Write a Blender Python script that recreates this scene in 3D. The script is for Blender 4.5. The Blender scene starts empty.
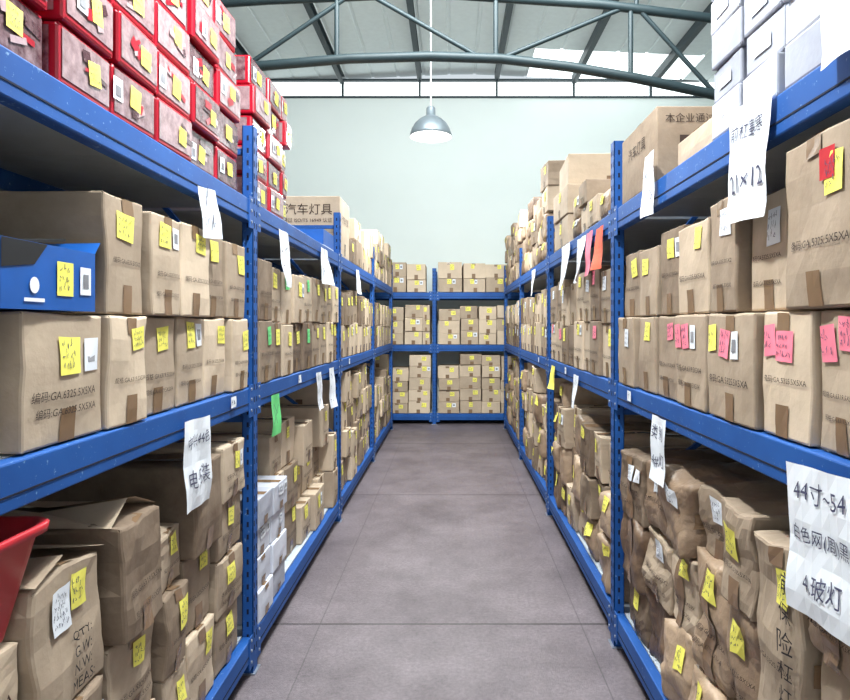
import bpy, math, random
from mathutils import Vector, Matrix, noise
random.seed(7)
R = random.uniform
scene = bpy.context.scene
COL = scene.collection

# ------------------------------------------------------------------ materials
def new_mat(name):
    m = bpy.data.materials.new(name); m.use_nodes = True
    nt = m.node_tree
    for n in list(nt.nodes): nt.nodes.remove(n)
    out = nt.nodes.new('ShaderNodeOutputMaterial')
    b = nt.nodes.new('ShaderNodeBsdfPrincipled')
    nt.links.new(b.outputs[0], out.inputs[0])
    return m, nt, b
def N(nt, t, **kw):
    n = nt.nodes.new(t)
    for k, v in kw.items():
        try: setattr(n, k, v)
        except Exception: n.inputs[k].default_value = v
    return n
def lin(c):
    return tuple(((x/255)/12.92 if x/255 <= .04045 else ((x/255+.055)/1.055)**2.4) for x in c) + (1,)

def mat_toned(name, dark, light, rough=.8, nscale=9, bump=.15, spec=.3, bscale=60, stain=.25, crease=0):
    """colour picked between two shades by the per-face 'tone' attribute, with noise mottling"""
    m, nt, b = new_mat(name)
    at = N(nt, 'ShaderNodeAttribute'); at.attribute_name = 'tone'
    geo = N(nt, 'ShaderNodeNewGeometry')
    n1 = N(nt, 'ShaderNodeTexNoise'); n1.inputs['Scale'].default_value = nscale; n1.inputs['Detail'].default_value = 6; n1.inputs['Roughness'].default_value = .65
    nt.links.new(geo.outputs['Position'], n1.inputs['Vector'])
    ma = N(nt, 'ShaderNodeMath', operation='MULTIPLY_ADD')
    nt.links.new(n1.outputs[0], ma.inputs[0]); ma.inputs[1].default_value = stain*2
    mb_ = N(nt, 'ShaderNodeMath', operation='SUBTRACT'); nt.links.new(at.outputs['Fac'], mb_.inputs[0]); mb_.inputs[1].default_value = stain
    nt.links.new(mb_.outputs[0], ma.inputs[2]); ma.use_clamp = True
    mx = N(nt, 'ShaderNodeMix', data_type='RGBA')
    nt.links.new(ma.outputs[0], mx.inputs[0])
    mx.inputs[6].default_value = lin(dark); mx.inputs[7].default_value = lin(light)
    nt.links.new(mx.outputs[2], b.inputs['Base Color'])
    b.inputs['Roughness'].default_value = rough
    b.inputs['Specular IOR Level'].default_value = spec
    n2 = N(nt, 'ShaderNodeTexNoise'); n2.inputs['Scale'].default_value = bscale; n2.inputs['Detail'].default_value = 4
    nt.links.new(geo.outputs['Position'], n2.inputs['Vector'])
    h = n2.outputs[0]
    if crease:
        vo = N(nt, 'ShaderNodeTexVoronoi', feature='DISTANCE_TO_EDGE'); vo.inputs['Scale'].default_value = crease
        n3 = N(nt, 'ShaderNodeTexNoise'); n3.inputs['Scale'].default_value = 6
        nt.links.new(geo.outputs['Position'], n3.inputs['Vector'])
        ad = N(nt, 'ShaderNodeVectorMath', operation='MULTIPLY_ADD'); nt.links.new(n3.outputs[1], ad.inputs[0]); ad.inputs[1].default_value = (.25, .25, .25); nt.links.new(geo.outputs['Position'], ad.inputs[2])
        nt.links.new(ad.outputs[0], vo.inputs['Vector'])
        mm = N(nt, 'ShaderNodeMath', operation='MULTIPLY_ADD'); nt.links.new(vo.outputs['Distance'], mm.inputs[0]); mm.inputs[1].default_value = 1.8; nt.links.new(n2.outputs[0], mm.inputs[2])
        h = mm.outputs[0]
    bp = N(nt, 'ShaderNodeBump'); bp.inputs['Strength'].default_value = bump; bp.inputs['Distance'].default_value = .01 if crease else .004
    nt.links.new(h, bp.inputs['Height']); nt.links.new(bp.outputs[0], b.inputs['Normal'])
    return m
def mat_plain(name, c, rough=.6, metal=0, spec=.4, emit=0, emitc=None, nz=.08):
    m, nt, b = new_mat(name)
    geo = N(nt, 'ShaderNodeNewGeometry')
    n1 = N(nt, 'ShaderNodeTexNoise'); n1.inputs['Scale'].default_value = 14; n1.inputs['Detail'].default_value = 3
    nt.links.new(geo.outputs['Position'], n1.inputs['Vector'])
    mx = N(nt, 'ShaderNodeMix', data_type='RGBA')
    nt.links.new(n1.outputs[0], mx.inputs[0])
    c1 = lin([max(0, x*(1-nz)) for x in c]); c2 = lin([min(255, x*(1+nz)) for x in c])
    mx.inputs[6].default_value = c1; mx.inputs[7].default_value = c2
    nt.links.new(mx.outputs[2], b.inputs['Base Color'])
    b.inputs['Roughness'].default_value = rough; b.inputs['Metallic'].default_value = metal
    b.inputs['Specular IOR Level'].default_value = spec
    if emit:
        b.inputs['Emission Color'].default_value = lin(emitc or c); b.inputs['Emission Strength'].default_value = emit
    return m

M = {}
M['carton'] = mat_toned('cardboard', (96, 77, 62), (208, 188, 164), bump=.25, nscale=6, stain=.3)
M['kraft']  = mat_toned('crumpled_kraft_paper', (92, 70, 54), (184, 158, 132), rough=.45, bump=.55, bscale=30, spec=.5, crease=9, nscale=10, stain=.3)
M['tape']   = mat_plain('packing_tape', (128, 102, 78), rough=.25, spec=.6)
M['seam']   = mat_plain('carton_seam', (74, 54, 40), rough=.9)
M['yellow'] = mat_plain('yellow_sticky_paper', (238, 228, 104), rough=.8)
M['pink']   = mat_plain('pink_sticky_paper', (234, 126, 146), rough=.8)
M['redlab'] = mat_plain('red_paper', (178, 24, 36), rough=.8)
M['orange'] = mat_plain('orange_paper', (222, 96, 70), rough=.8)
M['green']  = mat_plain('green_paper', (104, 204, 122), rough=.8)
M['paper']  = mat_plain('white_paper', (226, 230, 236), rough=.85, nz=.03)
M['ink']    = mat_plain('dark_ink', (40, 34, 36), rough=.8)
M['inkbrown'] = mat_plain('printed_ink', (60, 46, 40), rough=.9)
M['inkblue'] = mat_plain('pen_ink', (66, 66, 92), rough=.8)
M['greypatch'] = mat_plain('grey_print_patch', (120, 120, 124), rough=.8, nz=.4)
M['whitebox'] = mat_toned('white_carton', (140, 143, 156), (212, 215, 226), rough=.45, stain=.25)
M['redcase'] = mat_plain('red_plastic', (162, 16, 38), rough=.3, spec=.5)
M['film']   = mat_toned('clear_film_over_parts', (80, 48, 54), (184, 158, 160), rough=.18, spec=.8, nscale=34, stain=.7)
M['redbasin'] = mat_plain('red_basin_plastic', (184, 40, 50), rough=.35)
M['bluebox'] = mat_plain('blue_printed_card', (16, 82, 160), rough=.45)
M['black']  = mat_plain('black_liner', (16, 16, 20), rough=.7)
M['shelf']  = mat_plain('shelf_panel_steel', (184, 192, 200), rough=.45, nz=.05)
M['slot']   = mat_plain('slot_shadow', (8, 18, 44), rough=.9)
M['steel']  = mat_plain('zinc_rivet', (170, 178, 190), rough=.35, metal=.8)
M['truss']  = mat_plain('truss_paint', (32, 47, 51), rough=.5)
M['purlin'] = mat_plain('purlin_steel', (42, 55, 61), rough=.5)
M['sky']    = mat_plain('frosted_skylight_panel', (236, 246, 246), rough=.6, emit=1.8)
M['shade_out'] = mat_plain('lamp_shade_aluminium', (116, 126, 132), rough=.4, metal=.4)
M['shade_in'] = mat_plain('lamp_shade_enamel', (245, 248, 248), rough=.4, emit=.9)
M['bulb']   = mat_plain('glowing_bulb', (255, 255, 250), emit=12)
M['cable']  = mat_plain('grey_cable', (196, 202, 202), rough=.6)

# scuffed blue paint
m, nt, b = new_mat('blue_rack_paint')
geo = N(nt, 'ShaderNodeNewGeometry')
n1 = N(nt, 'ShaderNodeTexNoise'); n1.inputs['Scale'].default_value = 5; n1.inputs['Detail'].default_value = 3
n2 = N(nt, 'ShaderNodeTexNoise'); n2.inputs['Scale'].default_value = 60; n2.inputs['Detail'].default_value = 6; n2.inputs['Roughness'].default_value = .7
nt.links.new(geo.outputs['Position'], n1.inputs['Vector']); nt.links.new(geo.outputs['Position'], n2.inputs['Vector'])
mx = N(nt, 'ShaderNodeMix', data_type='RGBA'); nt.links.new(n1.outputs[0], mx.inputs[0])
mx.inputs[6].default_value = lin((12, 60, 124)); mx.inputs[7].default_value = lin((32, 92, 168))
rp = N(nt, 'ShaderNodeValToRGB'); rp.color_ramp.elements[0].position = .62; rp.color_ramp.elements[1].position = .7
nt.links.new(n2.outputs[0], rp.inputs[0])
mx2 = N(nt, 'ShaderNodeMix', data_type='RGBA'); nt.links.new(rp.outputs[0], mx2.inputs[0])
nt.links.new(mx.outputs[2], mx2.inputs[6]); mx2.inputs[7].default_value = lin((126, 158, 196))
nt.links.new(mx2.outputs[2], b.inputs['Base Color']); b.inputs['Roughness'].default_value = .58
b.inputs['Specular IOR Level'].default_value = .35
M['blue'] = m

# floor
m, nt, b = new_mat('painted_concrete_floor')
geo = N(nt, 'ShaderNodeNewGeometry'); sp = N(nt, 'ShaderNodeSeparateXYZ'); nt.links.new(geo.outputs['Position'], sp.inputs[0])
n1 = N(nt, 'ShaderNodeTexNoise'); n1.inputs['Scale'].default_value = 1.8; n1.inputs['Detail'].default_value = 8; n1.inputs['Roughness'].default_value = .75
n2 = N(nt, 'ShaderNodeTexNoise'); n2.inputs['Scale'].default_value = 60; n2.inputs['Detail'].default_value = 6; n2.inputs['Roughness'].default_value = .8
for q in (n1, n2): nt.links.new(geo.outputs['Position'], q.inputs['Vector'])
rp = N(nt, 'ShaderNodeValToRGB'); rp.color_ramp.elements[0].position = .3; rp.color_ramp.elements[1].position = .7
rp.color_ramp.elements[0].color = lin((78, 69, 73)); rp.color_ramp.elements[1].color = lin((122, 112, 116))
nt.links.new(n1.outputs[0], rp.inputs[0])
mx = N(nt, 'ShaderNodeMix', data_type='RGBA', blend_type='OVERLAY'); mx.inputs[0].default_value = 1
nt.links.new(rp.outputs[0], mx.inputs[6]); nt.links.new(n2.outputs[0], mx.inputs[7])
def line_mask(sock, off, period, halfw):
    a = N(nt, 'ShaderNodeMath', operation='SUBTRACT'); nt.links.new(sock, a.inputs[0]); a.inputs[1].default_value = off-period*50
    c = N(nt, 'ShaderNodeMath', operation='MODULO'); nt.links.new(a.outputs[0], c.inputs[0]); c.inputs[1].default_value = period
    d = N(nt, 'ShaderNodeMath', operation='LESS_THAN'); nt.links.new(c.outputs[0], d.inputs[0]); d.inputs[1].default_value = halfw*2
    return d.outputs[0]
l1 = line_mask(sp.outputs['Y'], 2.96, 2.26, .008); l2 = line_mask(sp.outputs['X'], -.62, 1.22, .003)
ms2 = N(nt, 'ShaderNodeMath', operation='MULTIPLY'); nt.links.new(l2, ms2.inputs[0]); ms2.inputs[1].default_value = .6
ad = N(nt, 'ShaderNodeMath', operation='MAXIMUM'); nt.links.new(l1, ad.inputs[0]); nt.links.new(ms2.outputs[0], ad.inputs[1])
ms = N(nt, 'ShaderNodeMath', operation='MULTIPLY'); nt.links.new(ad.outputs[0], ms.inputs[0]); ms.inputs[1].default_value = .8
mx2 = N(nt, 'ShaderNodeMix', data_type='RGBA'); nt.links.new(ms.outputs[0], mx2.inputs[0])
nt.links.new(mx.outputs[2], mx2.inputs[6]); mx2.inputs[7].default_value = lin((40, 34, 36))
nt.links.new(mx2.outputs[2], b.inputs['Base Color'])
b.inputs['Roughness'].default_value = .42
bp = N(nt, 'ShaderNodeBump'); bp.inputs['Strength'].default_value = .3; bp.inputs['Distance'].default_value = .01; nt.links.new(n2.outputs[0], bp.inputs['Height']); nt.links.new(bp.outputs[0], b.inputs['Normal'])
M['floor'] = m
# wall
m, nt, b = new_mat('painted_plaster_wall')
geo = N(nt, 'ShaderNodeNewGeometry'); n1 = N(nt, 'ShaderNodeTexNoise'); n1.inputs['Scale'].default_value = .9; n1.inputs['Detail'].default_value = 5
nt.links.new(geo.outputs['Position'], n1.inputs['Vector'])
rp = N(nt, 'ShaderNodeValToRGB'); rp.color_ramp.elements[0].color = lin((222, 231, 228)); rp.color_ramp.elements[1].color = lin((236, 243, 241))
nt.links.new(n1.outputs[0], rp.inputs[0]); nt.links.new(rp.outputs[0], b.inputs['Base Color']); b.inputs['Roughness'].default_value = .85
M['wall'] = m
M['roof'] = mat_plain('glowing_roof_sheet', (186, 196, 197), rough=.5, emit=.17, nz=.05)  # faint emission put into the sheet to brighten the roof

# ------------------------------------------------------------------ mesh builder
class MB:
    def __init__(s): s.v = []; s.f = []; s.m = []; s.t = []; s.names = []; s.smooth = []
    def mi(s, k):
        if k not in s.names: s.names.append(k)
        return s.names.index(k)
    def add(s, vs, fs, mat, tone=.5, smooth=False):
        o = len(s.v); s.v.extend([tuple(p) for p in vs]); i = s.mi(mat)
        for f in fs:
            s.f.append([o+j for j in f]); s.m.append(i); s.t.append(tone); s.smooth.append(smooth)
    def box(s, x0, x1, y0, y1, z0, z1, mat, tone=.5, ch=0.0):
        if x0 > x1: x0, x1 = x1, x0
        if ch <= 0:
            vs = [(x, y, z) for x in (x0, x1) for y in (y0, y1) for z in (z0, z1)]
            s.add(vs, [(0,1,3,2),(4,6,7,5),(0,4,5,1),(2,3,7,6),(0,2,6,4),(1,5,7,3)], mat, tone)
        else:
            carton(s, ((x0+x1)/2, (y0+y1)/2, (z0+z1)/2), (x1-x0, y1-y0, z1-z0), mat=mat, tone=tone, bulge=0, cham=ch, n=1)
    def bar(s, p0, p1, w, h, mat, up=Vector((0,0,1))):
        p0 = Vector(p0); p1 = Vector(p1); d = (p1-p0).normalized()
        a = d.cross(up)
        if a.length < 1e-3: a = Vector((1,0,0))
        a.normalize(); c = a.cross(d)
        vs = []
        for p in (p0, p1):
            for i, j in ((-1,-1),(1,-1),(1,1),(-1,1)): vs.append(p + a*i*w/2 + c*j*h/2)
        s.add(vs, [(0,1,2,3),(7,6,5,4),(0,4,5,1),(1,5,6,2),(2,6,7,3),(3,7,4,0)], mat)
    def tube(s, p0, p1, r, mat, n=10):
        p0 = Vector(p0); p1 = Vector(p1); d = (p1-p0).normalized(); a = d.cross(Vector((0,0,1)))
        if a.length < 1e-3: a = Vector((1,0,0))
        a.normalize(); c = a.cross(d); vs = []
        for p in (p0, p1):
            for k in range(n):
                t = 2*math.pi*k/n; vs.append(p + a*math.cos(t)*r + c*math.sin(t)*r)
        s.add(vs, [(k, (k+1)%n, n+(k+1)%n, n+k) for k in range(n)], mat, smooth=True)
        s.add(vs, [tuple(range(n-1,-1,-1)), tuple(range(n, 2*n))], mat)
    def build(s, name):
        me = bpy.data.meshes.new(name); me.from_pydata(s.v, [], s.f)
        for k in s.names: me.materials.append(M[k])
        me.polygons.foreach_set('material_index', s.m)
        me.polygons.foreach_set('use_smooth', s.smooth)
        at = me.attributes.new('tone', 'FLOAT', 'FACE'); at.data.foreach_set('value', s.t)
        me.update()
        ob = bpy.data.objects.new(name, me); COL.objects.link(ob); return ob

# ------------------------------------------------------------------ text cache
_tc = {}
def text_mesh(body):
    if body in _tc: return _tc[body]
    cu = bpy.data.curves.new('t', 'FONT'); cu.body = body; cu.size = 1; cu.resolution_u = 2; cu.align_x = 'CENTER'
    ob = bpy.data.objects.new('t', cu); COL.objects.link(ob)
    bpy.context.view_layer.update()
    dg = bpy.context.evaluated_depsgraph_get()
    me = ob.evaluated_get(dg).to_mesh()
    vs = [(v.co.x, v.co.y) for v in me.vertices]; fs = [tuple(p.vertices) for p in me.polygons]
    ob.evaluated_get(dg).to_mesh_clear()
    bpy.data.objects.remove(ob); bpy.data.curves.remove(cu)
    if not vs: vs = [(0,0)]; fs = []
    cx = (min(a for a,_ in vs)+max(a for a,_ in vs))/2; cy = (min(c for _,c in vs)+max(c for _,c in vs))/2
    W = max(a for a,_ in vs)-min(a for a,_ in vs); H = max(c for _,c in vs)-min(c for _,c in vs)
    vs = [(a-cx, c-cy) for a, c in vs]
    _tc[body] = (vs, fs, max(W, .01), max(H, .01)); return _tc[body]
def put_text(mb, fm, body, ca, cb, width, mat='inkbrown', off=.0025, hmax=None, rot=0, wob=0):
    vs, fs, W, H = text_mesh(body); sc = width/W
    if hmax: sc = min(sc, hmax/H)
    co, si = math.cos(rot), math.sin(rot)
    out = []
    for a, c in vs:
        if wob: a, c = a+wob*math.sin(c*5+a*2.1), c+wob*math.sin(a*4.3)+a*.03
        out.append(fm(ca+(a*co-c*si)*sc, cb+(a*si+c*co)*sc, off))
    mb.add(out, fs, mat)
def patch(mb, fm, a0, a1, b0, b1, off, mat, tone=.5, n=2, rot=0):
    ca, cb = (a0+a1)/2, (b0+b1)/2; co, si = math.cos(rot), math.sin(rot)
    vs = []
    for j in range(n+1):
        for i in range(n+1):
            a = (a1-a0)*(i/n-.5); c = (b1-b0)*(j/n-.5)
            vs.append(fm(ca+a*co-c*si, cb+a*si+c*co, off))
    k = n+1
    mb.add(vs, [(j*k+i, j*k+i+1, (j+1)*k+i+1, (j+1)*k+i) for j in range(n) for i in range(n)], mat, tone)
def scribble(mb, fm, a0, a1, b0, b1, rows=3, off=.003, mat='inkblue', th=.0014, rot=0):
    """handwriting-like strokes"""
    ca, cb = (a0+a1)/2, (b0+b1)/2; co, si = math.cos(rot), math.sin(rot)
    rh = (b1-b0)/rows
    for r in range(rows):
        y = b1-(r+.5)*rh; x = a0
        end = a1-R(0, .3)*(a1-a0)
        while x < end-rh*.3:
            cw = rh*R(.35, .6)
            for k in range(random.choice((2, 3))):
                p = Vector((x+R(0, cw), y+R(-.33, .33)*rh)); q = Vector((x+R(0, cw), y+R(-.33, .33)*rh))
                if (q-p).length < rh*.2: q = p+Vector((0, rh*.5))
                d = (q-p).normalized(); nn = Vector((-d.y, d.x))*th/2
                vs = []
                for t in (p-nn, q-nn, q+nn, p+nn):
                    a = t.x-ca; c = t.y-cb
                    vs.append(fm(ca+a*co-c*si, cb+a*si+c*co, off))
                mb.add(vs, [(0,1,2,3)], mat)
            x += cw*1.25

# ------------------------------------------------------------------ carton primitive
def carton(mb, c, dims, rz=0, mat='carton', tone=None, bulge=.004, crumple=0, cham=.005, n=2, seed=None, rx=0, ry=0, smooth=False, freq=7):
    if tone is None: tone = R(.05, 1)
    if seed is None: seed = R(0, 500)
    h = [d/2 for d in dims]; rot = Matrix.Rotation(rz, 3, 'Z') @ Matrix.Rotation(rx, 3, 'X') @ Matrix.Rotation(ry, 3, 'Y'); C = Vector(c)
    sv = Vector((seed, seed*.37, -seed*.7))
    def dfm(u, v, w, ed=0):
        p = Vector((u*(h[0]-ed), v*(h[1]-ed), w*(h[2]-ed)))
        if bulge:
            p.x += bulge*(1-v*v)*(1-w*w)*u*abs(u); p.y += bulge*(1-u*u)*(1-w*w)*v*abs(v); p.z += bulge*(1-u*u)*(1-v*v)*w*abs(w)*.4
        if crumple:
            q = noise.noise_vector(p*freq+sv)
            q2 = noise.noise_vector(p*freq*2.5+sv)
            k = Vector([ (q[i]*.9 + (abs(q2[i])-.25)*.4) for i in range(3)])*crumple
            if w < 0: k.z *= .2*(1+w)
            p += k
        return rot @ p + C
    def grid(hh):
        e = max(0, 1-cham/hh); g = [-1, -e]
        for i in range(1, n): g.append(-e+2*e*i/n)
        return g + [e, 1]
    G = [grid(x) for x in h]; idx = {}; vs = []; fs = []
    def vid(t):
        k = (round(t[0], 5), round(t[1], 5), round(t[2], 5))
        if k not in idx:
            idx[k] = len(vs)
            e = sum(abs(abs(x)-1) < 1e-6 for x in t) >= 2
            vs.append(dfm(t[0], t[1], t[2], cham*.3 if e else 0))
        return idx[k]
    for ax in range(3):
        b, c2 = (ax+1)%3, (ax+2)%3
        for sg in (-1, 1):
            for i in range(len(G[b])-1):
                for j in range(len(G[c2])-1):
                    q = []
                    for (ii, jj) in ((i,j),(i+1,j),(i+1,j+1),(i,j+1)):
                        t = [0,0,0]; t[ax] = sg; t[b] = G[b][ii]; t[c2] = G[c2][jj]; q.append(vid(t))
                    if sg < 0: q.reverse()
                    fs.append(q)
    mb.add(vs, fs, mat, tone, smooth)
    def face(name):
        ax = 'XYZ'.index(name[1]); sg = 1 if name[0] == '+' else -1
        nrm = Vector((0,0,0)); nrm[ax] = sg; nrm = rot @ nrm
        def fm(a, b, off):
            if ax == 0: r = dfm(sg, max(-1, min(1, sg*a/h[1])), max(-1, min(1, b/h[2])))
            elif ax == 1: r = dfm(max(-1, min(1, -sg*a/h[0])), sg, max(-1, min(1, b/h[2])))
            else: r = dfm(max(-1, min(1, a/h[0])), max(-1, min(1, b/h[1])), sg)
            return r + nrm*off
        hw = (h[1], h[0], h[0])[ax]; hh = (h[2], h[2], h[1])[ax]
        return fm, hw, hh
    return face

LINES = ['编码:GA.6325.5X5XA', '规格:GA.6319.5X5X4', '条码:GA.5325.5X5XA', '编码:GA.6335.5X5X2']
def decorate(mb, face, fname, lod=2, pal=('yellow',), off=.002, text=True, pprob=.85, two=.35, tape=True):
    fm, hw, hh = face(fname)
    if lod >= 1 and tape:
        tw = min(.05, hw*.5)
        ct = R(-.12, .12)*hw
        patch(mb, fm, ct-tw/2, ct+tw/2, -hh*.98, -hh*.98+min(.07, hh*.6), off*.6, 'tape')
        if random.random() < .5: patch(mb, fm, ct-tw/2, ct+tw/2, hh*.98-min(.04, hh*.3), hh*.98, off*.6, 'tape')
    if lod >= 2 and text and random.random() < .85:
        t = random.choice(LINES)
        put_text(mb, fm, t, R(-.05, .05)*hw, R(-.25, -.05)*hh, min(hw*1.6, .26), off=off, hmax=.03)
        if random.random() < .5: put_text(mb, fm, t, R(-.05, .05)*hw, R(-.58, -.48)*hh, min(hw*1.5, .24), off=off, hmax=.026)
    if random.random() < pprob:
        lw = min(R(.05, .075), hw*.8); lh = min(R(.055, .08), hh*.7)
        a = R(-.25, .55)*hw; b = hh-lh*.6-R(.01, .3)*hh
        a = max(-hw+lw/2+.004, min(hw-lw/2-.004, a)); rt = R(-.1, .1)
        c = random.choice(pal)
        patch(mb, fm, a-lw/2, a+lw/2, b-lh/2, b+lh/2, off, c, n=2, rot=rt)
        if lod >= 2: scribble(mb, fm, a-lw*.42, a+lw*.42, b-lh*.4, b+lh*.4, 3, off+.0012, 'inkblue', rot=rt)
        elif lod == 1: scribble(mb, fm, a-lw*.42, a+lw*.42, b-lh*.35, b+lh*.35, 2, off+.0012, 'inkblue', th=.003, rot=rt)
        if random.random() < two:
            a2 = a+lw*1.05
            if a2+lw/2 < hw:
                patch(mb, fm, a2-lw*.35, a2+lw*.4, b-lh*.5, b+lh*.45, off, 'paper', n=1)
                patch(mb, fm, a2-lw*.2, a2+lw*.22, b-lh*.25, b+lh*.2, off+.001, 'greypatch', n=1)

def cam_face(mb, face, lod):
    fm, hw, hh = face('-Y')
    if lod >= 1: patch(mb, fm, -.025, .025, -hh*.98, -hh*.98+min(.06, hh*.5), .0012, 'tape')
    fm, hw, hh = face('+Z')
    patch(mb, fm, -hw*.99, hw*.99, -.024, .024, .0012, 'tape', n=2)

LF, RF = -.797, .703        # rack front planes (aisle faces)
DEP = .60
SH = (.15, 1.15, 1.90)      # shelf surfaces
LP = [.56, 2.57, 4.53, 6.5, 8.5]
RP = [.76, 2.78, 4.68, 6.6, 8.55]

def fill(mb, side, y0, y1, z0, zmax, wr, hr, rows, dep=(.42, .54), lod=1, pal=('yellow',), jit=.025, kraft=0, crumple=0, tilt=0, n=2, text=True, pprob=.85, uniform=False, skip=0, inset0=0.0, mat=None, bulge=.004):
    front = LF if side < 0 else RF
    y = y0; fn = '+X' if side < 0 else '-X'
    while y < y1-.08:
        w = R(*wr)
        if y+w > y1 or y1-(y+w) < .08: w = min(y1-y, wr[1]*1.2)
        z = z0+.004; nr = rows if isinstance(rows, int) else random.randint(*rows)
        if random.random() < skip: y += w; continue
        hcol = R(*hr)
        for r in range(nr):
            h = hcol*R(.97, 1.03) if uniform else R(*hr)
            if z+h > zmax: break
            ins = inset0+R(0.002, jit); dp = R(*dep)
            dp = min(dp, DEP-.02-ins)
            xc = front + side*(ins+dp/2)
            isk = random.random() < kraft
            m_ = mat or ('kraft' if isk else 'carton')
            cr = crumple*R(.6, 1.3) if (isk or crumple) else 0
            if not isk and kraft: cr *= .6
            mw = cr*.4 + .003
            f = carton(mb, (xc, y+w/2, z+h/2), (dp, w-2*mw, h), rz=R(-tilt, tilt), mat=m_, bulge=.012 if isk else bulge,
                       crumple=cr, n=n, cham=.016 if isk else .005, freq=7 if isk else 6, smooth=isk)
            decorate(mb, f, fn, lod, pal, off=.003+cr*.15, text=text and not isk, pprob=pprob, tape=not isk)
            if lod >= 1 and not isk: cam_face(mb, f, lod)
            z += h+.002+cr*.25
        y += w

# ------------------------------------------------------------------ room shell
mb = MB(); mb.box(-4.6, 4.6, -4, 9.75, -.12, 0, 'floor'); mb.build('floor')
mb = MB(); mb.box(-4.6, 4.6, 9.62, 9.75, 0, 4.84, 'wall'); mb.build('wall_back')
mb = MB(); mb.box(-4.72, -4.6, -4, 9.75, 0, 5.3, 'wall'); mb.build('wall_left')
mb = MB(); mb.box(4.6, 4.72, -4, 9.75, 0, 5.3, 'wall'); mb.build('wall_right')
mb = MB(); mb.box(-4.6, -2.4, -4.12, -4, 0, 5.3, 'wall'); mb.box(2.4, 4.6, -4.12, -4, 0, 5.3, 'wall'); mb.box(-2.4, 2.4, -4.12, -4, 4.2, 5.3, 'wall')
mb.build('wall_front')
# clerestory
mb = MB()
mb.box(-4.6, 4.6, 9.66, 9.70, 4.87, 5.10, 'sky')
mb.box(-4.6, 4.6, 9.60, 9.75, 4.84, 4.87, 'purlin'); mb.box(-4.6, 4.6, 9.60, 9.75, 5.10, 5.13, 'purlin')
x = -4.0
while x < 4.6: mb.box(x-.015, x+.015, 9.61, 9.74, 4.87, 5.10, 'purlin'); x += 1.17
mb.build('window_1')
# ribbed roof sheet with an added glow
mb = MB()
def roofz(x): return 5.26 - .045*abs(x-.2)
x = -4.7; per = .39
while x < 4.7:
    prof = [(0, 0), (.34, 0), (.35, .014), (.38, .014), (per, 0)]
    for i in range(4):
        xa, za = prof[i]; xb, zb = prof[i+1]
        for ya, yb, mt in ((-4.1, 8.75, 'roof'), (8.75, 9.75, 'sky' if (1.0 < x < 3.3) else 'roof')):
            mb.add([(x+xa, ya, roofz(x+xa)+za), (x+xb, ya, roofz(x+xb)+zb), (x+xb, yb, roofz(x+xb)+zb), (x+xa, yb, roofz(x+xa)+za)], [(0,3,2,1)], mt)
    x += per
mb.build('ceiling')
mb = MB()
x = -4.0
while x < 4.6:
    z = roofz(x)-.01
    mb.box(x-.035, x+.035, -4, 9.6, z-.006, z, 'purlin'); mb.box(x-.035, x-.028, -4, 9.6, z-.11, z, 'purlin'); mb.box(x-.035, x+.035, -4, 9.6, z-.116, z-.11, 'purlin')
    x += 1.17
mb.build('roof_purlins')

# trusses
def truss(name, Y):
    mb = MB()
    low = [(-4.6, 3.35), (-3.4, 3.54), (-1.62, 3.65), (-.9, 3.71), (-.19, 3.73), (.42, 3.71), (1.02, 3.64), (1.6, 3.54), (2.22, 3.41), (3.2, 3.15), (4.6, 2.8)]
    def zl(x):
        for (a, b_), (c, d) in zip(low, low[1:]):
            if a <= x <= c: return b_+(d-b_)*(x-a)/(c-a)
        return low[-1][1]
    for (a, b_), (c, d) in zip(low, low[1:]):
        mb.tube((a, Y, b_), (c, Y, d), .042, 'truss')
    up = [(-4.6, 4.02), (-1.6, 4.22), (-.2, 4.28), (1.3, 4.18), (2.25, 4.06), (4.6, 3.72)]
    def zu(x):
        for (a, b_), (c, d) in zip(up, up[1:]):
            if a <= x <= c: return b_+(d-b_)*(x-a)/(c-a)
        return up[-1][1]
    for (a, b_), (c, d) in zip(up, up[1:]): mb.tube((a, Y, b_), (c, Y, d), .04, 'truss')
    nodes = [-3.9, -1.0, .38, 1.55, 2.6, 4.0]
    for xx in nodes: mb.tube((xx, Y, zl(xx)), (xx, Y, zu(xx)), .022, 'truss')
    web = [(-3.9, 0, -2.8, 1), (-2.8, 1, -1.8, 0), (-1.8, 0, -.9, 1), (-.7, 1, .25, 0), (.42, 0, 1.5, 1), (1.62, 1, 2.3, 0), (2.6, 0, 3.4, 1)]
    for a, s0, c, s1 in web:
        mb.tube((a, Y, zu(a) if s0 else zl(a)), (c, Y, zu(c) if s1 else zl(c)), .02, 'truss')
    for xx in (-3.9, -1.8, -.19, 1.6, 2.6, 4.0):
        mb.tube((xx, Y, zu(xx)), (xx, Y, roofz(xx)-.12), .02, 'truss')
    return mb.build(name)
truss('roof_truss', 5.5); truss('roof_truss', -.5)

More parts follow.
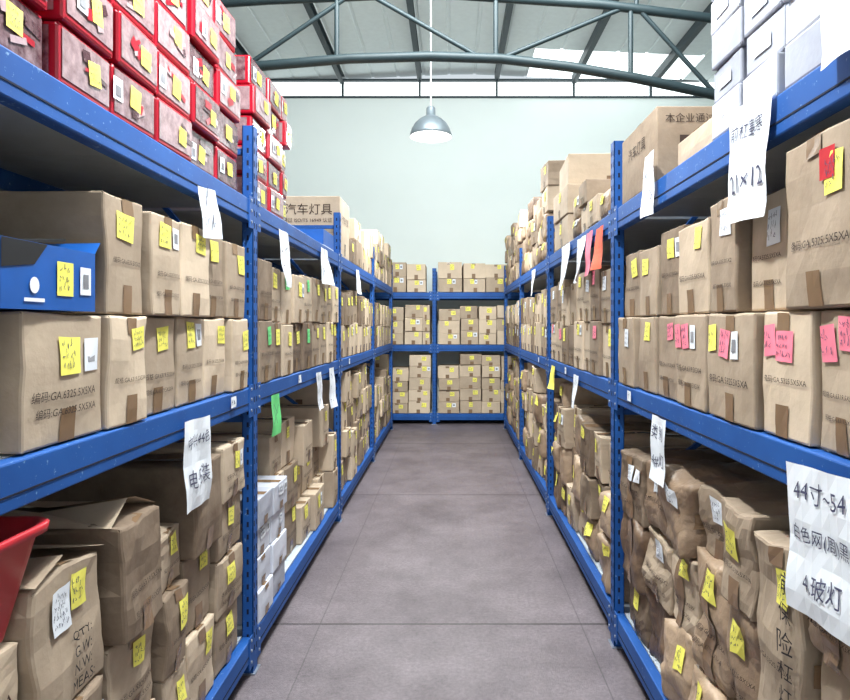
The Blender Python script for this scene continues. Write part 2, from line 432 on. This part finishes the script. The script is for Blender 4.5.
# ------------------------------------------------------------------ racks
def rack(name, side, front, posts, levels=SH):
    mb = MB(); s = side
    X = lambda t: front + s*t            # t = depth into the rack
    top = 2.20
    for p in posts:
        for t0 in (0, DEP-.045):
            t_web = (0, .003) if t0 == 0 else (DEP-.003, DEP)
            mb.box(X(t_web[0]), X(t_web[1]), p-.028, p+.028, 0.004, top, 'blue')
            mb.box(X(t0), X(t0+.045), p-.028, p-.025, 0.004, top, 'blue')
            mb.box(X(t0), X(t0+.045), p+.025, p+.028, 0.004, top, 'blue')
            li = (t0+.042, t0+.045) if t0 == 0 else (t0, t0+.003)
            mb.box(X(li[0]), X(li[1]), p-.028, p-.016, 0.004, top, 'blue'); mb.box(X(li[0]), X(li[1]), p+.016, p+.028, 0.004, top, 'blue')
            mb.box(X(t0-.01), X(t0+.055), p-.038, p+.038, 0, .005, 'steel')
        z = .1
        while z < top-.03:
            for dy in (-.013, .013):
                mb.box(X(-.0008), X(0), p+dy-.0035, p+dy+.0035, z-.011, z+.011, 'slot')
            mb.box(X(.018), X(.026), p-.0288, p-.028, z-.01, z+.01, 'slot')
            z += .05
        zz = [.12, .62, 1.02, 1.5, 2.1]
        for z in zz: mb.box(X(.045), X(DEP-.045), p-.012, p+.012, z-.012, z+.012, 'blue')
        for i in range(len(zz)-1):
            a, b_ = (.045, DEP-.045) if i % 2 else (DEP-.045, .045)
            mb.bar((X(a), p, zz[i]), (X(b_), p, zz[i+1]), .02, .02, 'blue')
    for a, b_ in zip(posts, posts[1:]):
        for zt in levels:
            for t0, t1 in ((.004, .044), (DEP-.044, DEP-.004)):
                mb.box(X(t0), X(t1), a+.028, b_-.028, zt-.09, zt, 'blue', ch=.004)
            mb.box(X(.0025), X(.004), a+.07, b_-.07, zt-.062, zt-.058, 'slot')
            for yy, sg in ((a+.028, 1), (b_-.028, -1)):
                mb.box(X(.0), X(.004), yy, yy+sg*.045, zt-.115, zt+.012, 'blue')
                for dz in (-.09, -.045, -.005):
                    mb.tube((X(-.003), yy+sg*.022, zt+dz), (X(.001), yy+sg*.022, zt+dz), .006, 'steel', 8)
            npn = 5; L = (b_-a-.06)/npn
            for k in range(npn):
                mb.box(X(.046), X(DEP-.046), a+.03+k*L+.002, a+.03+(k+1)*L-.002, zt-.03, zt+.001, 'shelf')
    return mb.build(name)
rack('storage_rack', -1, LF, LP)
rack('storage_rack', 1, RF, RP)
rack('storage_rack', -1, LF-.66, LP)
rack('storage_rack', 1, RF+.66, RP)
BY = 8.93
ob = rack('storage_rack', 1, 0, [-2.25, -.25, 1.75], levels=(.15, 1.12, 1.86))
ob.rotation_euler = (0, 0, math.radians(90)); ob.location = (-.5, BY, 0)

# ------------------------------------------------------------------ LEFT, top shelf: red cases
def red_case(mb, xc, yc, zc, dp, w, h):
    f = carton(mb, (xc, yc, zc), (dp, w, h), mat='redcase', bulge=.003, cham=.008, n=1, tone=.5, rz=R(-.03, .03))
    for fn in ('+X', '-Y'):
        fm, hw, hh = f(fn)
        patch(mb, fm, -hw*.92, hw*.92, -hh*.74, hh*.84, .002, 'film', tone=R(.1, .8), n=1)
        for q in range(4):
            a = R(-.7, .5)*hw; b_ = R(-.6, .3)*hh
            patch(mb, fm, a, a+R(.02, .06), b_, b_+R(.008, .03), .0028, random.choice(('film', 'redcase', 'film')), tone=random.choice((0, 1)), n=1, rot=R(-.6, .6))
        if fn == '+X' or random.random() < .4:
            a = R(-.1, .4)*hw; lw, lh = R(.045, .06), R(.045, .06); b_ = R(-.1, .25)*hh; rt = R(-.15, .15)
            patch(mb, fm, a-lw/2, a+lw/2, b_-lh/2, b_+lh/2, .0035, 'yellow', n=1, rot=rt)
            scribble(mb, fm, a-lw*.4, a+lw*.4, b_-lh*.4, b_+lh*.4, 3, .0045, rot=rt)
            if random.random() < .7:
                a2 = a-R(.06, .09); patch(mb, fm, a2-.02, a2+.02, b_-.03, b_+.025, .0035, 'paper', n=1)
                patch(mb, fm, a2-.012, a2+.012, b_-.02, b_+.005, .0045, 'greypatch', n=1)
mb = MB()
def red_run(y0, y1, nrows):
    y = y0
    while y < y1-.1:
        w = R(.215, .245); w = min(w, y1-y); z = SH[2]+.004
        for r in range(nrows):
            h = .135 if nrows == 5 and y < 2.5 else .124; dp = .5
            red_case(mb, LF-.015-R(0, .03)-dp/2, y+w/2, z+h/2, dp, w-.016, h-.002)
            z += h+.001
        y += w
red_run(.62, 2.50, 5); red_run(2.63, 3.20, 5)
mb.build('red_plastic_case_stack')

mb = MB()
f = carton(mb, (LF-.30, 4.80, SH[2]+.004+.215), (.57, .42, .43), tone=.7, n=3)
fm, hw, hh = f('-Y')
put_text(mb, fm, '汽车灯具', .06, .12, .34, 'inkbrown', hmax=.085)
put_text(mb, fm, '本企业通过 ISO/TS 16949 认证', 0, .04, .46, 'inkbrown')
patch(mb, fm, -.20, -.13, .08, .15, .002, 'inkbrown', n=1); patch(mb, fm, -.185, -.145, .095, .135, .003, 'carton', n=1)
fm, hw, hh = f('+X'); put_text(mb, fm, '汽车灯具', 0, .06, .26, 'inkbrown'); patch(mb, fm, -.03, .03, -.2, -.11, .001, 'tape')
cam_face(mb, f, 1)
fill(mb, -1, 5.03, 6.45, SH[2], 2.5, (.25, .36), (.16, .24), (1, 2), lod=1, pprob=.5)
fill(mb, -1, 6.55, 8.45, SH[2], 2.45, (.2, .32), (.14, .2), (2, 3), lod=1, pprob=.6)
mb.build('carton_stack')
mb = MB()
mb.box(LF-.5, LF-.03, 4.08, 4.43, SH[2]+.004, SH[2]+.02, 'shelf')
for y in (4.08, 4.42): mb.box(LF-.5, LF-.03, y, y+.012, SH[2]+.02, SH[2]+.12, 'bluebox')
for x in (LF-.5, LF-.042): mb.box(x, x+.012, 4.09, 4.42, SH[2]+.02, SH[2]+.12, 'bluebox')
mb.build('blue_plastic_crate')

# ------------------------------------------------------------------ LEFT, middle shelf
Z = SH[1]+.004
mb = MB()
def lone(mb, y0, y1, z, h, dp=.5, ins=.01, side=-1, lod=2, pal=('yellow',), **kw):
    front = LF if side < 0 else RF
    f = carton(mb, (front+side*(ins+dp/2), (y0+y1)/2, z+h/2), (dp, y1-y0-.008, h), **kw)
    cam_face(mb, f, 1)
    return f
row1 = [(.66, .9), (.9, 1.17), (1.20, 1.48), (1.485, 1.67), (1.675, 1.885), (1.89, 2.10), (2.10, 2.30), (2.305, 2.49)]
for i, (a, b_) in enumerate(row1):
    f = lone(mb, a, b_, Z, .268, ins=R(.002, .03)+(.05 if i == 1 else 0), tone=R(.45, 1), n=5, cham=.006, crumple=.008, rz=R(-.02, .02))
    decorate(mb, f, '+X', 2, pprob=1, two=.6, off=.003)
row2 = [(.66, 1.10), (1.48, 1.67), (1.68, 1.87), (1.88, 2.10), (2.10, 2.29), (2.295, 2.49)]
for i, (a, b_) in enumerate(row2):
    f = lone(mb, a, b_, Z+.272, .278 if i != 1 else .29, ins=R(.002, .03), tone=R(.35, 1), n=5, cham=.006, crumple=.008, rz=R(-.02, .02))
    decorate(mb, f, '+X', 2, pprob=1, two=.6, off=.003)
fill(mb, -1, 2.63, 4.47, SH[1], 1.8, (.19, .23), (.25, .262), 2, lod=2, pal=('yellow', 'yellow', 'green'), uniform=True, jit=.02)
fill(mb, -1, 4.59, 6.44, SH[1], 1.8, (.19, .25), (.22, .26), 2, lod=1, pal=('yellow',), uniform=True)
fill(mb, -1, 6.56, 8.44, SH[1], 1.8, (.19, .25), (.2, .26), 2, lod=1, pal=('yellow',))
mb.build('carton_stack')
# blue open tray box
mb = MB()
bz = Z+.276; bh = .13; y0, y1 = 1.13, 1.43; x1 = LF-.008; x0 = x1-.30
mb.box(x0, x1, y0, y1, bz, bz+.006, 'bluebox')
mb.box(x1-.006, x1, y0, y1, bz+.006, bz+bh, 'bluebox'); mb.box(x0, x0+.006, y0, y1, bz+.006, bz+bh, 'bluebox')
mb.box(x0+.006, x1-.006, y0, y0+.006, bz+.006, bz+bh, 'bluebox'); mb.box(x0+.006, x1-.006, y1-.006, y1, bz+.006, bz+bh, 'bluebox')
mb.box(x0+.01, x1-.012, y0+.01, y1-.01, bz+.006, bz+bh-.02, 'black')
mb.bar((x1-.05, y0+.01, bz+bh-.01), (x1-.05, y1-.1, bz+bh+.018), .09, .006, 'black')
fmx = lambda x, yc, zc: (lambda a, b_, off: Vector((x+off, yc+a, zc+b_)))
fm = fmx(x1, (y0+y1)/2, bz+bh/2)
mb.add([fm(-.15, .064, .0015), fm(-.15, .01, .0015), fm(-.06, .022, .0015), fm(-.02, .064, .0015)], [(0,1,2,3)], 'black')
mb.add([(x0+.003, y1, bz+bh), (x1, y1, bz+bh), (x1-.01, y1+.04, bz+bh+.03), (x0+.02, y1+.035, bz+bh+.025)], [(0,1,2,3)], 'bluebox')
patch(mb, fm, .01, .065, -.035, .035, .002, 'yellow', n=1); scribble(mb, fm, .015, .06, -.03, .03, 3, .003)
patch(mb, fm, .09, .13, -.03, .03, .002, 'paper', n=1); patch(mb, fm, .1, .12, -.015, .015, .003, 'greypatch', n=1)
vs = [fm(-.06+.014*math.cos(t*math.pi/8), -.018+.016*math.sin(t*math.pi/8), .002) for t in range(16)]
mb.add(vs, [tuple(range(16))], 'paper'); patch(mb, fm, -.09, -.03, -.050, -.043, .002, 'paper', n=1)
mb.build('blue_product_box')

# ------------------------------------------------------------------ LEFT, bottom shelf
Z0 = SH[0]+.004
mb = MB()
fm_rows = [
 (.66, .90, [.24, .24, .16]),
 (.90, 1.24, [.23, .22, .17]),
 (1.25, 1.52, [.17, .25, .29]),
 (1.53, 1.78, [.20, .25, .29]),
 (1.79, 1.97, [.23, .23, .17]),
 (1.98, 2.22, [.25, .25, .29]),
 (2.22, 2.49, [.2, .2, .2, .2])]
for ci, (a, b_, hs) in enumerate(fm_rows):
    z = Z0
    for k, h in enumerate(hs):
        topb = k == len(hs)-1
        f = lone(mb, a, b_-.01, z, h, dp=.5, ins=R(.004, .05), tone=R(.15, 1), n=7, cham=.008, crumple=.02 if ci < 5 else .01, bulge=.006, mat='carton', rz=R(-.04, .04))
        if ci == 2 and topb:
            fm, hw, hh = f('+X')
            for t, q in (('QTY:', 0), ('G.W:', 1), ('N.W:', 2), ('MEAS:', 3)):
                put_text(mb, fm, t, .03, -.01-q*.034, .085 if q == 3 else .07, off=.006, mat='ink')
            patch(mb, fm, -.07, .0, .02, .11, .006, 'paper', n=3); scribble(mb, fm, -.065, -.005, .03, .10, 4, .007)
            patch(mb, fm, .005, .06, .05, .12, .006, 'yellow', n=3); scribble(mb, fm, .01, .055, .055, .115, 3, .007)
        else:
            decorate(mb, f, '+X', 2, off=.005, pprob=.9, two=.4)
        if topb and ci in (2, 3):
            xm = LF-.27; ym = (a+b_)/2; zt = z+h+.004
            for sg in (-1, 1):
                e = ym+sg*(b_-a)*.47
                mb.add([(xm-.22, e, zt), (xm+.24, e, zt), (xm+.23, ym+sg*.02, zt+R(.012, .05)), (xm, ym+sg*.015, zt+R(.0, .03)), (xm-.2, ym+sg*.02, zt+R(.01, .04))], [(0,1,2,3,4)], 'carton', R(.4, .8))
        z += h+.004
fill(mb, -1, 3.10, 4.47, SH[0], 1.05, (.2, .3), (.2, .26), (2, 4), lod=2, jit=.12, pprob=.6, n=3, crumple=.006)
fill(mb, -1, 4.59, 6.44, SH[0], 1.05, (.2, .3), (.18, .24), (3, 4), lod=1, jit=.06)
fill(mb, -1, 6.56, 8.44, SH[0], 1.05, (.2, .3), (.16, .22), (3, 4), lod=1, jit=.05)
mb.build('carton_stack')
mb = MB()
fill(mb, -1, 2.63, 3.09, SH[0], 1.0, (.22, .235), (.125, .13), 4, lod=1, mat='whitebox', jit=.03, pal=('paper',), text=False, pprob=.5)
mb.build('white_carton_stack')

# red basin on the stack, near left
mb = MB()
zb = Z0+.004*3+.23+.22+.17+.014; cx, cy = LF-.195, 1.12; hz = .21
def rr(w, d, z, n=8, r=.05):
    pts = []
    for qx, qy, a0 in ((1,1,0),(-1,1,90),(-1,-1,180),(1,-1,270)):
        for k in range(n+1):
            t = math.radians(a0+90*k/n)
            pts.append((cx+qx*(w/2-r)+r*math.cos(t), cy+qy*(d/2-r)+r*math.sin(t), z))
    return pts
rings = [rr(.28, .24, zb), rr(.35, .33, zb+hz-.02), rr(.375, .355, zb+hz-.02), rr(.38, .36, zb+hz-.004), rr(.37, .35, zb+hz), rr(.35, .33, zb+hz-.003), rr(.335, .315, zb+hz-.02), rr(.27, .23, zb+.006)]
vs = [p for r_ in rings for p in r_]; k = len(rings[0]); fs = []
for i in range(len(rings)-1):
    for j in range(k): fs.append((i*k+j, i*k+(j+1)%k, (i+1)*k+(j+1)%k, (i+1)*k+j))
mb.add(vs, fs, 'redbasin', smooth=True); mb.add(rings[0], [tuple(range(k-1,-1,-1))], 'redbasin'); mb.add(rings[-1], [tuple(range(k))], 'redbasin')
mb.build('red_plastic_basin')

# ------------------------------------------------------------------ RIGHT, top shelf
mb = MB()
y = .82
while y < 1.70:
    w = .186; z = SH[2]+.004
    for r in range(7):
        h = R(.085, .1)
        f = carton(mb, (RF+.006+R(0, .014)+.26, y+w/2, z+h/2), (.52, w-.014, h), mat='whitebox', tone=R(.1, .95), n=1, cham=.006, rz=R(-.03, .03), bulge=.003)
        fm, hw, hh = f('-X')
        if random.random() < .5: patch(mb, fm, -hw*.5, hw*.4, -hh*.4, hh*.3, .0015, 'paper', n=1)
        if random.random() < .35: scribble(mb, fm, -hw*.4, hw*.3, -hh*.3, hh*.2, 2, .0025, 'greypatch')
        z += h+.001
    y += w
mb.build('white_carton_stack')
mb = MB()
f = lone(mb, 2.22, 2.68, SH[2]+.004, .265, side=1, ins=.015, dp=.5, tone=.3, n=3)
fm, hw, hh = f('-Y'); put_text(mb, fm, '本企业通过 ISO/TS 16949', -.03, .09, .38); put_text(mb, fm, '汽车灯具', .08, .0, .2, hmax=.07)
patch(mb, fm, -.17, -.09, -.05, .03, .002, 'inkbrown', n=1); patch(mb, fm, -.155, -.105, -.035, .015, .003, 'carton', n=1)
fm, hw, hh = f('-X'); put_text(mb, fm, '汽车灯具', 0, .04, .22)
lone(mb, 1.80, 2.12, SH[2]+.004, .10, side=1, ins=.05, dp=.42, tone=.6)
fill(mb, 1, 2.84, 3.78, SH[2], 2.3, (.2, .3), (.10, .14), (1, 2), lod=1, kraft=.4, crumple=.008, n=3, pprob=.5, pal=('yellow', 'orange', 'pink'))
z = SH[2]+.004
f = carton(mb, (RF+.27, 4.15, z+.09), (.52, .5, .18), tone=.6, n=2); decorate(mb, f, '-X', 1)
f = carton(mb, (RF+.27, 4.13, z+.275), (.54, .46, .18), tone=.7, n=2, rz=.03); decorate(mb, f, '-X', 1)
fm, hw, hh = f('-Y'); patch(mb, fm, -.2, .1, -.05, .06, .002, 'paper', n=1)
f = carton(mb, (RF+.29, 4.15, z+.465), (.52, .46, .19), tone=.8, n=2, rz=-.05); cam_face(mb, f, 1)
fill(mb, 1, 4.74, 6.54, SH[2], 2.72, (.22, .34), (.13, .2), (3, 4), lod=1, kraft=.5, crumple=.018, n=4, tilt=.08, pprob=.5)
fill(mb, 1, 6.66, 8.49, SH[2], 2.72, (.22, .34), (.13, .2), (3, 4), lod=1, kraft=.5, crumple=.018, n=4, tilt=.08, pprob=.5)
mb.build('carton_stack')

# ------------------------------------------------------------------ RIGHT, middle shelf
mb = MB()
row1 = [(.85, 1.10), (1.11, 1.265), (1.27, 1.47), (1.475, 1.76), (1.765, 2.02), (2.025, 2.23), (2.235, 2.46), (2.465, 2.70)]
for i, (a, b_) in enumerate(row1):
    f = lone(mb, a, b_, Z, .275, side=1, ins=R(.002, .03), tone=R(.35, 1), n=5, cham=.006, crumple=.008, rz=R(-.02, .02))
    decorate(mb, f, '-X', 2, pal=('pink', 'yellow') if i < 5 else ('yellow', 'paper', 'pink'), pprob=1, two=.5, off=.003)
    if i in (1, 2, 3, 4):
        fm, hw, hh = f('-X'); patch(mb, fm, -hw*.85, -hw*.85+.05, .04, .11, .0038, 'pink' if i != 3 else 'yellow', n=1, rot=.1); scribble(mb, fm, -hw*.82, -hw*.85+.045, .05, .10, 2, .005)
row2 = [(.85, 1.08, .34), (1.09, 1.36, .34), (1.40, 1.58, .27), (1.585, 1.76, .30), (1.765, 2.02, .27), (2.025, 2.23, .29), (2.235, 2.46, .25), (2.465, 2.70, .26)]
for i, (a, b_, h) in enumerate(row2):
    f = lone(mb, a, b_, Z+.279, h, side=1, ins=R(.002, .035)+(.02 if i == 2 else 0), tone=R(.05, .85), n=5, cham=.006, crumple=.008, rz=R(-.03, .03))
    decorate(mb, f, '-X', 2, pal=('yellow', 'yellow', 'paper'), pprob=1, two=.5, off=.003)
    if i == 1:
        fm, hw, hh = f('-X'); patch(mb, fm, .01, .06, .07, .13, .004, 'redlab', n=1)
fill(mb, 1, 2.84, 4.62, SH[1], 1.8, (.17, .25), (.24, .28), 2, lod=2, pal=('yellow', 'yellow', 'paper', 'pink'), uniform=True)
fill(mb, 1, 4.74, 6.54, SH[1], 1.8, (.17, .27), (.22, .27), 2, lod=1, pal=('yellow', 'yellow', 'paper'))
fill(mb, 1, 6.66, 8.49, SH[1], 1.8, (.17, .27), (.2, .27), 2, lod=1, pal=('yellow', 'paper'))
mb.build('carton_stack')

# ------------------------------------------------------------------ RIGHT, bottom shelf: crumpled parcels and tall cartons
mb = MB()
def parcel(a, b_, z, h, ins, mat='kraft', cr=.018, bg=.02, dp=.46, rx=0, n=10, tone=None):
    f = carton(mb, (RF+ins+dp/2, (a+b_)/2, z+h/2), (dp, b_-a-.014, h), mat=mat, crumple=cr, bulge=bg, n=n, cham=.014 if mat == 'kraft' else .008, rx=rx, tone=tone, freq=8, smooth=mat == 'kraft')
    if random.random() < .3:
        fm, hw, hh = f('-X'); patch(mb, fm, -.024, .024, -hh*.95, hh*.95, .005, 'tape', n=8)
    decorate(mb, f, '-X', 2, pal=('yellow', 'yellow', 'paper'), off=.007, text=True, pprob=.8, tape=mat != 'kraft')
    f2, hw, hh = f('-Y'); patch(mb, f2, -hw*.9, hw*.9, -.024, .024, .005, 'tape', n=8)
    return f
cols = [
 (.85, 1.10, [('carton', .3, .012), ('kraft', .28, .034), ('carton', .2, .012)]),
 (1.11, 1.29, [('kraft', .3, .034), ('carton', .28, .016), ('kraft', .15, .024)]),
 (1.30, 1.50, [('carton', .28, .018), ('carton', .48, .016)]),
 (1.51, 1.70, [('kraft', .25, .036), ('kraft', .27, .036), ('carton', .25, .022)]),
 (1.70, 1.94, [('kraft', .22, .036), ('kraft', .33, .04), ('carton', .2, .026)]),
 (1.94, 2.17, [('kraft', .26, .036), ('carton', .25, .03), ('kraft', .24, .036)]),
 (2.17, 2.43, [('kraft', .24, .036), ('carton', .24, .03), ('kraft', .24, .036)]),
 (2.43, 2.71, [('carton', .2, .02), ('kraft', .25, .036), ('carton', .26, .024)])]
for a, b_, st in cols:
    z = Z0
    for mt, h, cr in st:
        f = parcel(a, b_, z, h, R(.01, .07), mt, cr, .01 if mt == 'kraft' else .006, rx=R(-.09, .09) if mt == 'kraft' else R(-.04, .04), tone=R(.0, .9))
        if mt == 'carton' and h > .4:
            fm, hw, hh = f('-X')
            for q, ch in enumerate('前保险杠灯'): put_text(mb, fm, ch, .055, .17-q*.06, .045, 'ink', off=.01)
        z += h+.006
fill(mb, 1, 2.84, 4.62, SH[0], 1.05, (.2, .28), (.19, .26), (3, 4), lod=2, kraft=.55, crumple=.034, n=7, tilt=.06, jit=.07, bulge=.006)
fill(mb, 1, 4.74, 6.54, SH[0], 1.05, (.2, .28), (.18, .25), (3, 4), lod=1, kraft=.5, crumple=.028, n=5, tilt=.06, jit=.06)
fill(mb, 1, 6.66, 8.49, SH[0], 1.05, (.2, .28), (.17, .25), (3, 4), lod=1, kraft=.4, crumple=.02, n=4, jit=.05)
mb.build('parcel_and_carton_stack')

# ------------------------------------------------------------------ rack at the back: cartons (front faces -Y)
mb = MB()
def fill_back(x0, x1, z0, rows, wr, hr):
    x = x0
    while x < x1-.08:
        w = min(R(*wr), x1-x); z = z0+.005
        for r in range(random.randint(*rows)):
            h = R(*hr)
            f = carton(mb, (x+w/2, BY+.005+R(0, .03)+.25, z+h/2), (w-.012, .5, h), n=1, tone=R(.45, 1), rz=R(-.04, .04))
            decorate(mb, f, '-Y', 1, pprob=1, two=.4)
            z += h+.002
        x += w
for (a, b_) in ((-2.2, -.30), (-.20, 1.70)):
    fill_back(a, b_, .15, (4, 5), (.26, .34), (.14, .18))
    fill_back(a, b_, 1.12, (3, 3), (.24, .34), (.155, .2))
    fill_back(a, b_, 1.86, (2, 2), (.26, .36), (.17, .23))
mb.build('carton_stack')
for sd in (-1, 1):
    mb = MB(); sx = LF-.66 if sd < 0 else RF+.66
    ps = LP if sd < 0 else RP
    for a, b_ in zip(ps, ps[1:]):
        for zi, z0 in enumerate(SH):
            y = a+.06
            while y < b_-.15:
                w = min(R(.25, .4), b_-.05-y); h = R(.3, .5)
                f = carton(mb, (sx+sd*.3, y+w/2, z0+.005+h/2), (.5, w-.01, h), n=1, tone=R(.1, .4)); y += w
    mb.build('carton_stack')

# ------------------------------------------------------------------ hanging paper notes
def note(side, yc, zt, w, h, lines=(), tilt=0, curl=.02, mat='paper', rows=0, name='paper_note', lift=.008):
    mb = MB(); front = LF if side < 0 else RF; sg = -side
    co, si = math.cos(tilt), math.sin(tilt); sd = R(0, 50)
    def fm(a, b_, off):
        aa = a*co-b_*si; bb = a*si+b_*co
        k = max(0, -b_)/h
        bow = lift + curl*(k**1.6)*(1+.6*math.sin(a/w*3+sd)) + .004*math.sin(b_*40+sd)*k + .003*math.sin(a*45+b_*20) + off
        yy = yc + (aa if side < 0 else -aa)
        return Vector((front + sg*max(bow, .005), yy, zt+bb))
    patch(mb, fm, -w/2, w/2, -h, 0, 0, mat, n=8)
    n = len(lines)
    for i, t in enumerate(lines):
        put_text(mb, fm, t, R(-.03, .03)*w, -h*(i+.55)/(n+.35), w*.8, 'inkblue', off=.0025, hmax=h/(n+.35)*.5, rot=R(-.07, .05), wob=.04)
    if rows: scribble(mb, fm, -w*.42, w*.42, -h*.92, -h*.08, rows, .003, 'inkblue', th=.003)
    return mb.build(name)
note(-1, 1.97, 1.11, .21, .27, ['中兴44色', '电·5装'], tilt=-.04, curl=.01)
note(-1, 2.04, 1.84, .15, .16, rows=2, curl=.02, tilt=.1)
note(-1, 2.97, 1.84, .18, .26, rows=2, curl=.03)
note(-1, 3.92, 1.87, .22, .22, rows=2, curl=.03)
note(-1, 3.75, 1.12, .14, .22, rows=3, curl=.02)
note(-1, 4.15, 1.12, .16, .26, rows=3, curl=.02)
note(-1, 5.3, 1.86, .2, .2, rows=2)
note(-1, 2.83, 1.09, .12, .18, mat='green', rows=1, name='green_paper_note', curl=.01)
note(1, 1.48, 1.925, .20, .28, ['前杠塞寒', '21×12'], tilt=-.06, curl=.008)
note(1, 2.22, 2.0, .11, .22, rows=2, curl=.01, lift=.012)
note(1, 1.11, 2.14, .13, .27, curl=.01, lift=.012)
note(1, 3.88, 1.89, .28, .27, rows=3, curl=.03)
note(1, 2.13, 1.09, .14, .22, ['类 别', '4#灯'], curl=.01)
note(1, 1.20, 1.125, .23, .29, ['44寸~54', '白色网(周)黑', '4.玻灯'], tilt=.06, curl=.01)
note(1, 2.98, 1.86, .14, .2, mat='orange', name='red_paper_note')
note(1, 3.2, 1.87, .14, .22, mat='pink', name='red_paper_note')
note(1, 3.4, 1.87, .2, .24, curl=.04, rows=3)
note(1, 3.55, 1.12, .14, .18, rows=2); note(1, 5.4, 1.87, .2, .22, rows=2); note(1, 4.35, 1.12, .14, .16, mat='yellow', name='yellow_paper_note')
for sd, ys in ((-1, (2.3, 3.3, 4.9)), (1, (2.5, 3.9, 5.1))):
    for y in ys: note(sd, y, 1.14, .05, .04, rows=1, curl=0, lift=.003, name='shelf_label')

# ------------------------------------------------------------------ pendant lamp
def pendant(Xc, Yc, zr, name='pendant_lamp'):
    mb = MB(); n = 32
    def lathe(prof, mat):
        vs = []; fs = []
        for r, z in prof:
            for k in range(n): t = 2*math.pi*k/n; vs.append((Xc+r*math.cos(t), Yc+r*math.sin(t), zr+z))
        for i in range(len(prof)-1):
            for k in range(n): fs.append((i*n+k, i*n+(k+1)%n, (i+1)*n+(k+1)%n, (i+1)*n+k))
        mb.add(vs, fs, mat, smooth=True)
    lathe([(.197, 0), (.2, .004), (.195, .03), (.18, .075), (.15, .125), (.105, .165), (.065, .19), (.045, .2), (.042, .27), (.03, .285), (.008, .29)], 'shade_out')
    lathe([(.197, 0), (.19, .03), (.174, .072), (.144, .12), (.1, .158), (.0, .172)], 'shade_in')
    pr = [(.001, .0)] + [(.05*math.sin(a), .05-.05*math.cos(a)) for a in [math.pi*k/8 for k in range(1, 7)]] + [(.02, .12), (.02, .16)]
    lathe([(r, z+.012) for r, z in pr], 'bulb')
    mb.tube((Xc, Yc, zr+.285), (Xc, Yc, roofz(Xc)-.01), .008, 'cable', 8)
    mb.tube((Xc, Yc, roofz(Xc)-.05), (Xc, Yc, roofz(Xc)-.01), .05, 'cable', 12)
    ob = mb.build(name)
    ld = bpy.data.lights.new('lamp_glow', 'SPOT'); ld.energy = 260; ld.color = (.95, 1, 1); ld.shadow_soft_size = .06; ld.spot_size = math.radians(165); ld.spot_blend = .4
    lo = bpy.data.objects.new('lamp_glow', ld); lo.location = (Xc, Yc, zr-.02); COL.objects.link(lo)
    lo.parent = ob
pendant(-.2, 6.0, 3.18); pendant(-.2, 1.6, 3.18)  # second lamp is out of view, added as another light source

# ------------------------------------------------------------------ lights
def area(name, loc, rot, sx, sy, e, c=(1, 1, 1)):
    ld = bpy.data.lights.new(name, 'AREA'); ld.shape = 'RECTANGLE'; ld.size = sx; ld.size_y = sy; ld.energy = e; ld.color = c
    o = bpy.data.objects.new(name, ld); o.location = loc; o.rotation_euler = rot; COL.objects.link(o); return o
area('overhead_fill', (0, 2.9, 4.98), (0, 0, 0), 1.8, 4.0, 310, (.92, .98, 1))  # overhead fill added under the closed roof, no skylight above it
area('overhead_fill', (.3, 4.6, 4.8), (math.radians(52), 0, 0), 3.0, 1.0, 205, (.93, .99, 1))  # unseen fill added and tilted to brighten the back wall and truss
area('overhead_fill', (0, -1.6, 4.95), (0, 0, 0), 3, 3, 60, (.94, .99, 1))  # further downward fill, added behind the camera
area('front_fill', (0, -3.9, 2.2), (math.radians(90), 0, 0), 4.4, 3.8, 46, (.94, .99, 1))  # soft fill added behind the camera, at the front wall opening
w = bpy.data.worlds.new('World'); scene.world = w; w.use_nodes = True
w.node_tree.nodes['Background'].inputs[0].default_value = (.85, .94, 1, 1); w.node_tree.nodes['Background'].inputs[1].default_value = .8

# ------------------------------------------------------------------ camera
cd = bpy.data.cameras.new('camera'); cam = bpy.data.objects.new('camera', cd); COL.objects.link(cam)
cam.location = (0, 0, 1.40); cam.rotation_euler = (math.radians(90), 0, 0)
cd.sensor_width = 36; cd.lens = 634/850*36; cd.shift_x = -27/850; cd.shift_y = -25/850; cd.clip_start = .05
scene.camera = cam
scene.view_settings.view_transform = 'Standard'
scene.view_settings.exposure = 0.0
print('verts', sum(len(o.data.vertices) for o in bpy.data.objects if o.type == 'MESH'))
